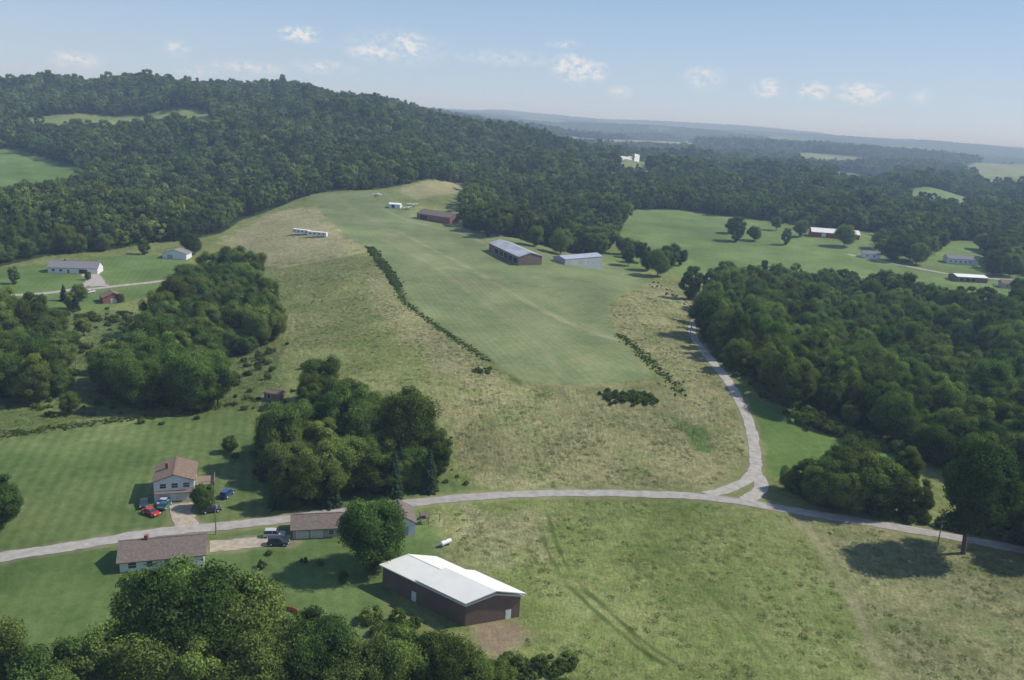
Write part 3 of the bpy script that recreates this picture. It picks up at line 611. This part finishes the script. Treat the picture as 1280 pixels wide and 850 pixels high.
building("office_trailer",(565,278),(577,279),L=4,hw=3.0,rise=.5,ridge='U',wall=WHITE,roof=WMETAL,over=.1,ops=[('F',3,1.2,1.5,1,GLASS)])
building("open_shelter",(486,260),(500,261),L=8,hw=3.2,rise=1,ridge='U',wall=WHITE,roof=WMETAL,over=.3,ops=[('F',4,.05,3,2.6,DARK)])
building("red_barn",(1014,296),(1074,300),L=14,hw=4.6,rise=3.6,ridge='U',wall=REDW,roof=WMETAL,over=.5,ops=[('F',12,.05,4,3.5,TRIM),('F',30,.05,4,3.5,TRIM),('R',7,.05,4,3.5,TRIM)])
building("white_farmhouse",(1184,329),(1222,332),L=10,hw=4.2,rise=3,ridge='U',wall=WHITE,roof=GYROOF,ops=[('F',3+i*4.5,1,1.6,1.4,GLASS) for i in range(5)])
building("equipment_shed",(1196,352),(1234,354),L=14,hw=3.8,rise=1.4,ridge='U',wall=BRMETAL,roof=WMETAL,ops=[('F',4+i*5,.05,4,2.8,DARK) for i in range(3)])
building("village_house",(1078,322),(1100,324),L=9,hw=3.4,rise=2.4,ridge='U',wall=WHITE,roof=GYROOF,ops=[('F',4,1,1.6,1.3,GLASS),('F',10,1,1.6,1.3,GLASS)])
building("village_house",(1252,360),(1276,362),L=9,hw=3.6,rise=2.4,ridge='U',wall=TANW,roof=RDROOF,ops=[('F',4,1,1.6,1.3,GLASS),('F',10,1,1.6,1.3,GLASS)])
building("village_house",(1150,250),(1166,251),L=10,hw=5,rise=3,ridge='U',wall=WHITE,roof=GYROOF,ops=[('F',6,1,1.8,1.6,GLASS)])
building("distant_warehouse",(778,201),(799,202),L=20,hw=6,rise=2,ridge='U',wall=WHITE,roof=WMETAL,ops=[('F',12,.05,8,4,GYMET)])
building("village_house",(-8,306),(10,308),L=10,hw=5,rise=3,ridge='V',wall=TANW,roof=GYROOF,ops=[('F',4,1,1.6,1.3,GLASS)])
# trailers
def trailer_mesh():
    b=MB(); b.box((0,0,2.0),(13,2.9,2.5),WHITE); b.box((0,0,3.32),(13.2,3.1,.14),WMETAL)
    for i in (-4.5,-1.5,1.5,4.5): b.box((i,-1.46,2.2),(1.2,.06,.9),GLASS); b.box((i,1.46,2.2),(1.2,.06,.9),GLASS)
    b.box((3,-1.47,1.75),(.9,.05,1.9),DOORW)
    for i in (3.2,4.4):
        for s in (-1.2,1.2): b.tube((i,s-.12,.48),(i,s+.12,.48),.48,.48,TYRE)
    b.box((-7.3,0,.75),(1.8,.2,.2),TYRE); b.box((0,0,.68),(12.4,1.6,.15),TYRE); return b.mesh("trailer_mesh")
TM=trailer_mesh()
for px,py,r in [(377,293,-.35),(397,296,-.15)]: 
    p=G(px,py); link("house_trailer",TM,P3(p),rot=r,sc=1.1)
# cars
def car_mesh(name,pm,suv=False):
    b=MB(); h=1.75 if suv else 1.42; bl=.95 if suv else .86; L=4.6; W=1.8
    def extr(prof,w0,w1,m):
        n=len(prof); ww=[(w0 if q[1]<=bl+.02 else w1) for q in prof]
        V=[(p[0],-w_/2,p[1]) for p,w_ in zip(prof,ww)]+[(p[0],w_/2,p[1]) for p,w_ in zip(prof,ww)]
        F=[tuple(range(n)),tuple(range(2*n-1,n-1,-1))]+[(i,i+n,(i+1)%n+n,(i+1)%n) for i in range(n)]; b.add(V,F,m)
    extr([(-2.3,.35),(2.25,.35),(2.3,.62),(2.2,.78),(1.1,bl),(-1.6,bl),(-2.2,bl-.03),(-2.3,.7)],W,W,pm)
    if suv: cab=[(1.05,bl),(.35,h-.06),(-2.0,h-.06),(-2.22,bl)]; rf=[(.4,h-.08),(.2,h),(-1.95,h),(-2.05,h-.08)]
    else: cab=[(1.05,bl),(.25,h-.05),(-1.05,h-.05),(-1.75,bl)]; rf=[(.3,h-.07),(.1,h),(-.95,h),(-1.1,h-.07)]
    extr([(p[0],p[1]) for p in cab],W-.12,W-.42,GLASS); extr(rf,W-.4,W-.4,pm)
    for s in (-1,1):
        for x_ in (-.35,): b.hexa([(x_-.05,s*(W/2-.07)-.02,bl),(x_+.05,s*(W/2-.07)-.02,bl),(x_+.05,s*(W/2-.07)+.02,bl),(x_-.05,s*(W/2-.07)+.02,bl),(x_-.05,s*(W/2-.215)-.02,h-.06),(x_+.05,s*(W/2-.215)-.02,h-.06),(x_+.05,s*(W/2-.215)+.02,h-.06),(x_-.05,s*(W/2-.215)+.02,h-.06)],pm)
        for x_ in (-1.4,1.42): b.tube((x_,s*.72,.34),(x_,s*.92,.34),.34,.34,TYRE,16); b.tube((x_,s*.925,.34),(x_,s*.93,.34),.2,.2,TRIM,12)
        b.box((2.26,s*.65,.68),(.08,.35,.14),TRIM); b.box((-2.29,s*.65,.72),(.05,.35,.14),REDW)
    return b.mesh(name)
PR=paint("red_paint",(.45,.03,.03)); PBl=paint("blue_paint",(.03,.07,.22)); PDk=paint("dark_paint",(.03,.035,.045)); PSi=paint("silver_paint",(.45,.47,.5)); PW=paint("white_paint",(.75,.75,.75)); PTl=paint("teal_paint",(.03,.12,.16))
for (px,py,pm,suv,r) in [(189,643,PR,False,-.5),(180,632,PDk,False,-1.2),(206,629,PSi,False,1.5),(284,620,PBl,True,1.4),(264,640,PDk,False,.5),(206,634,PTl,False,1.55),(343,671,PSi,True,.15),(348,681,PDk,True,.1),(1243,356,PW,False,.3),(113,366,PW,False,1.2)]:
    p=G(px,py); link("parked_car",car_mesh("car_mesh",pm,suv),P3(p)+Vector((0,0,.12)),rot=r,sc=1.08)
# light aircraft
def plane_mesh():
    b=MB()
    pr=[(3.1,.25,1.2),(2.6,.5,1.25),(1.2,.62,1.35),(-.4,.6,1.4),(-2.2,.35,1.35),(-4.3,.12,1.4)]
    for a,c in zip(pr[:-1],pr[1:]): b.tube((a[0],0,a[2]),(c[0],0,c[2]),a[1],c[1],PW,12)
    b.hexa([(-.3,-5.4,2.05),(1.2,-5.4,2.05),(1.2,5.4,2.05),(-.3,5.4,2.05),(-.3,-5.4,2.15),(1.0,-5.4,2.22),(1.0,5.4,2.22),(-.3,5.4,2.15)],PW)
    b.hexa([(-.3,-.5,1.6),(1.6,-.5,1.6),(1.6,.5,1.6),(-.3,.5,1.6),(-.2,-.42,2.04),(1.0,-.42,2.04),(1.0,.42,2.04),(-.2,.42,2.04)],GLASS)
    b.box((-4.0,0,1.5),(.9,3.4,.08),PW)
    b.hexa([(-4.5,-.05,1.4),(-3.2,-.05,1.4),(-3.2,.05,1.4),(-4.5,.05,1.4),(-4.6,-.04,2.8),(-4.1,-.04,2.8),(-4.1,.04,2.8),(-4.6,.04,2.8)],PW)
    for s in (-1,1):
        b.tube((.5,s*.5,1.1),(.6,s*2.4,2.05),.05,.05,TRIM,6); b.tube((.2,s*.4,1.0),(.2,s*1.2,.35),.06,.05,TRIM,6); b.tube((.2,s*1.1,.28),(.2,s*1.3,.28),.28,.28,TYRE,12)
    b.tube((2.5,0,.9),(2.6,0,.3),.05,.05,TRIM,6); b.tube((2.6,-.08,.24),(2.6,.08,.24),.24,.24,TYRE,12)
    b.box((3.16,0,1.2),(.05,.14,1.9),DARK); b.tube((3.1,0,1.2),(3.4,0,1.2),.16,.03,TRIM,10); return b.mesh("airplane_mesh")
AM=plane_mesh()
for px,py,r in [(508,262,-.6),(497,258,.4),(472,245,.2),(515,258,-.9)]: p=G(px,py); link("light_airplane",AM,P3(p),rot=r,sc=1.2)
# utility poles
def pole(px,py,h):
    b=MB(); b.tube((0,0,-.5),(0,0,h),.17,.11,WOOD,8); b.box((0,0,h-.6),(2.2,.12,.14),WOOD)
    for i in (-1,-.4,.4,1): b.tube((i,0,h-.53),(i,0,h-.3),.05,.03,TRIM,6)
    b.tube((.28,0,h-2.2),(.28,0,h-1.4),.2,.2,GYMET,8); p=G(px,py); link("utility_pole",b.mesh("pole"),P3(p),rot=.3)
for t in [(270,668,9),(95,458,9),(862,425,8),(1170,690,9)]: pole(*t)
# propane tank, playground ring, picnic table, board fence
b=MB(); b.tube((-1.4,0,.95),(1.4,0,.95),.55,.55,WHITE,16); b.tube((1.4,0,.95),(1.75,0,.95),.55,.2,WHITE,16); b.tube((-1.4,0,.95),(-1.75,0,.95),.55,.2,WHITE,16); b.box((-.9,0,.2),(.25,.8,.5),GYMET); b.box((.9,0,.2),(.25,.8,.5),GYMET); b.tube((0,0,1.45),(0,0,1.65),.15,.15,GYMET,8)
link("propane_tank",b.mesh("tank"),P3(G(557,682)),rot=.8)
b=MB()
for i in range(14):
    a0=-.4+i*.2; a1=a0+.17
    b.hexa([(5*math.cos(a0),5*math.sin(a0),0),(5*math.cos(a1),5*math.sin(a1),0),(5.1*math.cos(a1),5.1*math.sin(a1),0),(5.1*math.cos(a0),5.1*math.sin(a0),0)]+[(5*math.cos(a0),5*math.sin(a0),1.3),(5*math.cos(a1),5*math.sin(a1),1.3),(5.1*math.cos(a1),5.1*math.sin(a1),1.3),(5.1*math.cos(a0),5.1*math.sin(a0),1.3)],ORNG)
    b.tube((5.2*math.cos(a0),5.2*math.sin(a0),-.2),(5.2*math.cos(a0),5.2*math.sin(a0),1.5),.06,.06,WOOD,6)
link("curved_fence",b.mesh("fence"),P3(G(352,775)),rot=-.6,sc=.7)
def picnic():
    b=MB(); b.box((0,0,.74),(1.8,.75,.06),WOOD)
    for s in (-1,1):
        b.box((0,s*.7,.45),(1.8,.28,.05),WOOD); b.box((s*.65,0,.42),(.08,1.6,.08),WOOD)
        for q in (-1,1): b.tube((s*.65,q*.7,0),(s*.65,q*.25,.72),.05,.05,WOOD,6)
    return b.mesh("picnic_mesh")
link("picnic_table",picnic(),P3(G(323,720)),rot=.5); link("picnic_table",picnic(),P3(G(330,545)),rot=.9)
b=MB(); b.box((0,0,1.7),(2.2,1.8,.15),WOOD)
for sx in (-1,1):
    for sy in (-.8,.8): b.box((sx,sy,1.3),(.14,.14,2.6),WOOD)
b.hexa([(-1.2,-1,2.6),(1.2,-1,2.6),(1.2,1,2.6),(-1.2,1,2.6),(-1.2,-.05,3.3),(1.2,-.05,3.3),(1.2,.05,3.3),(-1.2,.05,3.3)],BRROOF)
b.tube((-1.1,0,1.6),(-3.4,0,.1),.28,.28,PBl,6); b.box((2.6,0,2.4),(3,.12,.12),WOOD); b.box((4,0,1.2),(.12,.12,2.4),WOOD); b.box((2.4,0,.6),(.5,.25,.05),TYRE)
link("playset",b.mesh("playset"),P3(G(530,654)),rot=.3)
# ---------------------------------------------------------------- light, sky, haze
sunaz=math.radians(14); el=math.radians(45)   # azimuth from +X toward +Y
sd=Vector((math.cos(el)*math.cos(sunaz),math.cos(el)*math.sin(sunaz),math.sin(el)))
sl=bpy.data.lights.new("sun",'SUN'); sl.energy=4.8; sl.angle=math.radians(.53); sl.color=(1,.955,.89)
so_=bpy.data.objects.new("sun",sl); scene.collection.objects.link(so_); so_.rotation_euler=sd.to_track_quat('Z','Y').to_euler(); so_.location=(300,100,600)
w=bpy.data.worlds.new("World"); scene.world=w; w.use_nodes=True; nt=w.node_tree; N=nt.nodes.new; L=nt.links.new
bg=nt.nodes['Background']; bg.inputs[1].default_value=.15
sk=N('ShaderNodeTexSky'); sk.sky_type='NISHITA'; sk.sun_disc=False; sk.sun_elevation=el; sk.sun_rotation=math.pi/2-sunaz; sk.altitude=300; sk.air_density=1.0; sk.dust_density=.6; sk.ozone_density=1.4
tc=N('ShaderNodeTexCoord')
# summer haze band of the sky by elevation
sz=N('ShaderNodeSeparateXYZ'); L(tc.outputs['Generated'],sz.inputs[0])
cr=N('ShaderNodeValToRGB'); el_=cr.color_ramp.elements
cols=[(0.0,(.47,.59,.74)),(.04,(.40,.53,.71)),(.13,(.30,.44,.67)),(.30,(.23,.35,.58)),(1.0,(.12,.20,.40))]
el_[0].position=0; el_[0].color=(*cols[0][1],1); el_[1].position=1; el_[1].color=(*cols[-1][1],1)
for p_,c_ in cols[1:-1]:
    q=el_.new(p_); q.color=(*c_,1)
L(sz.outputs['Z'],cr.inputs[0]); gs=N('ShaderNodeVectorMath'); gs.operation='SCALE'; gs.inputs['Scale'].default_value=1/.14; L(cr.outputs[0],gs.inputs[0])
hm_=N('ShaderNodeMix'); hm_.data_type='RGBA'; hm_.inputs['Factor'].default_value=.8; L(sk.outputs[0],hm_.inputs['A']); L(gs.outputs[0],hm_.inputs['B'])
no=N('ShaderNodeTexNoise'); no.inputs['Scale'].default_value=110; no.inputs['Detail'].default_value=8; no.inputs['Roughness'].default_value=.66
mpn=N('ShaderNodeMapping'); mpn.inputs['Scale'].default_value=(1,1,1.6); L(tc.outputs['Generated'],mpn.inputs[0]); L(mpn.outputs[0],no.inputs['Vector'])
acc=None
for (px,py,wd,ht,amp) in [(375,43,22,9,1),(512,56,20,13,1),(470,65,34,10,.7),(495,60,60,20,.35),(717,85,26,15,1.0),(748,90,12,11,.8),(405,84,34,8,.5),(880,97,22,13,.6),(960,110,17,10,1),(1018,114,16,10,1),(1077,117,26,11,1),(92,75,24,9,.7),(310,84,40,7,.5),(705,55,20,5,.5),(775,115,14,8,.5),(1150,120,12,8,.4),(220,60,14,9,.5),(630,72,60,10,.3),(245,88,20,6,.5)]:
    d=ray(px,py); sb=N('ShaderNodeVectorMath'); sb.operation='SUBTRACT'; sb.inputs[1].default_value=d; L(tc.outputs['Generated'],sb.inputs[0])
    ml=N('ShaderNodeVectorMath'); ml.operation='MULTIPLY'; ml.inputs[1].default_value=(1050/wd,1050/wd,1050/ht); L(sb.outputs[0],ml.inputs[0])
    le=N('ShaderNodeVectorMath'); le.operation='LENGTH'; L(ml.outputs[0],le.inputs[0])
    mr=N('ShaderNodeMapRange'); mr.inputs[1].default_value=0; mr.inputs[2].default_value=1.3; mr.inputs[3].default_value=amp; mr.inputs[4].default_value=0; L(le.outputs['Value'],mr.inputs[0])
    if acc is None: acc=mr.outputs[0]
    else:
        m2=N('ShaderNodeMath'); m2.operation='MAXIMUM'; L(acc,m2.inputs[0]); L(mr.outputs[0],m2.inputs[1]); acc=m2.outputs[0]
nr_=N('ShaderNodeMapRange'); nr_.inputs[1].default_value=.40; nr_.inputs[2].default_value=.60; nr_.inputs[3].default_value=0; nr_.inputs[4].default_value=2.0; L(no.outputs['Fac'],nr_.inputs[0])
mu=N('ShaderNodeMath'); mu.operation='MULTIPLY'; mu.use_clamp=True; L(acc,mu.inputs[0]); L(nr_.outputs[0],mu.inputs[1])
mx=N('ShaderNodeMix'); mx.data_type='RGBA'; L(mu.outputs[0],mx.inputs['Factor']); L(hm_.outputs['Result'],mx.inputs['A']); mx.inputs['B'].default_value=(5.3,5.4,5.6,1); L(mx.outputs['Result'],bg.inputs[0])
# hazy air layer
hb=MB(); hb.box((0,0,30),(36000,36000,360),DARK); hm=bpy.data.materials.new("hazy_air"); hm.use_nodes=True; hn=hm.node_tree; hn.nodes.remove(hn.nodes['Principled BSDF'])
vs=hn.nodes.new('ShaderNodeVolumeScatter'); vs.inputs['Color'].default_value=(.56,.74,1,1); vs.inputs['Density'].default_value=.000165; vs.inputs['Anisotropy'].default_value=.0
hn.links.new(vs.outputs[0],hn.nodes['Material Output'].inputs['Volume']); hme=hb.mesh("sky_haze"); hme.materials.clear(); hme.materials.append(hm); link("sky_haze",hme)
scene.view_settings.view_transform='Standard'; scene.view_settings.look='None'; scene.view_settings.exposure=0
print("done",time.time()-T0)
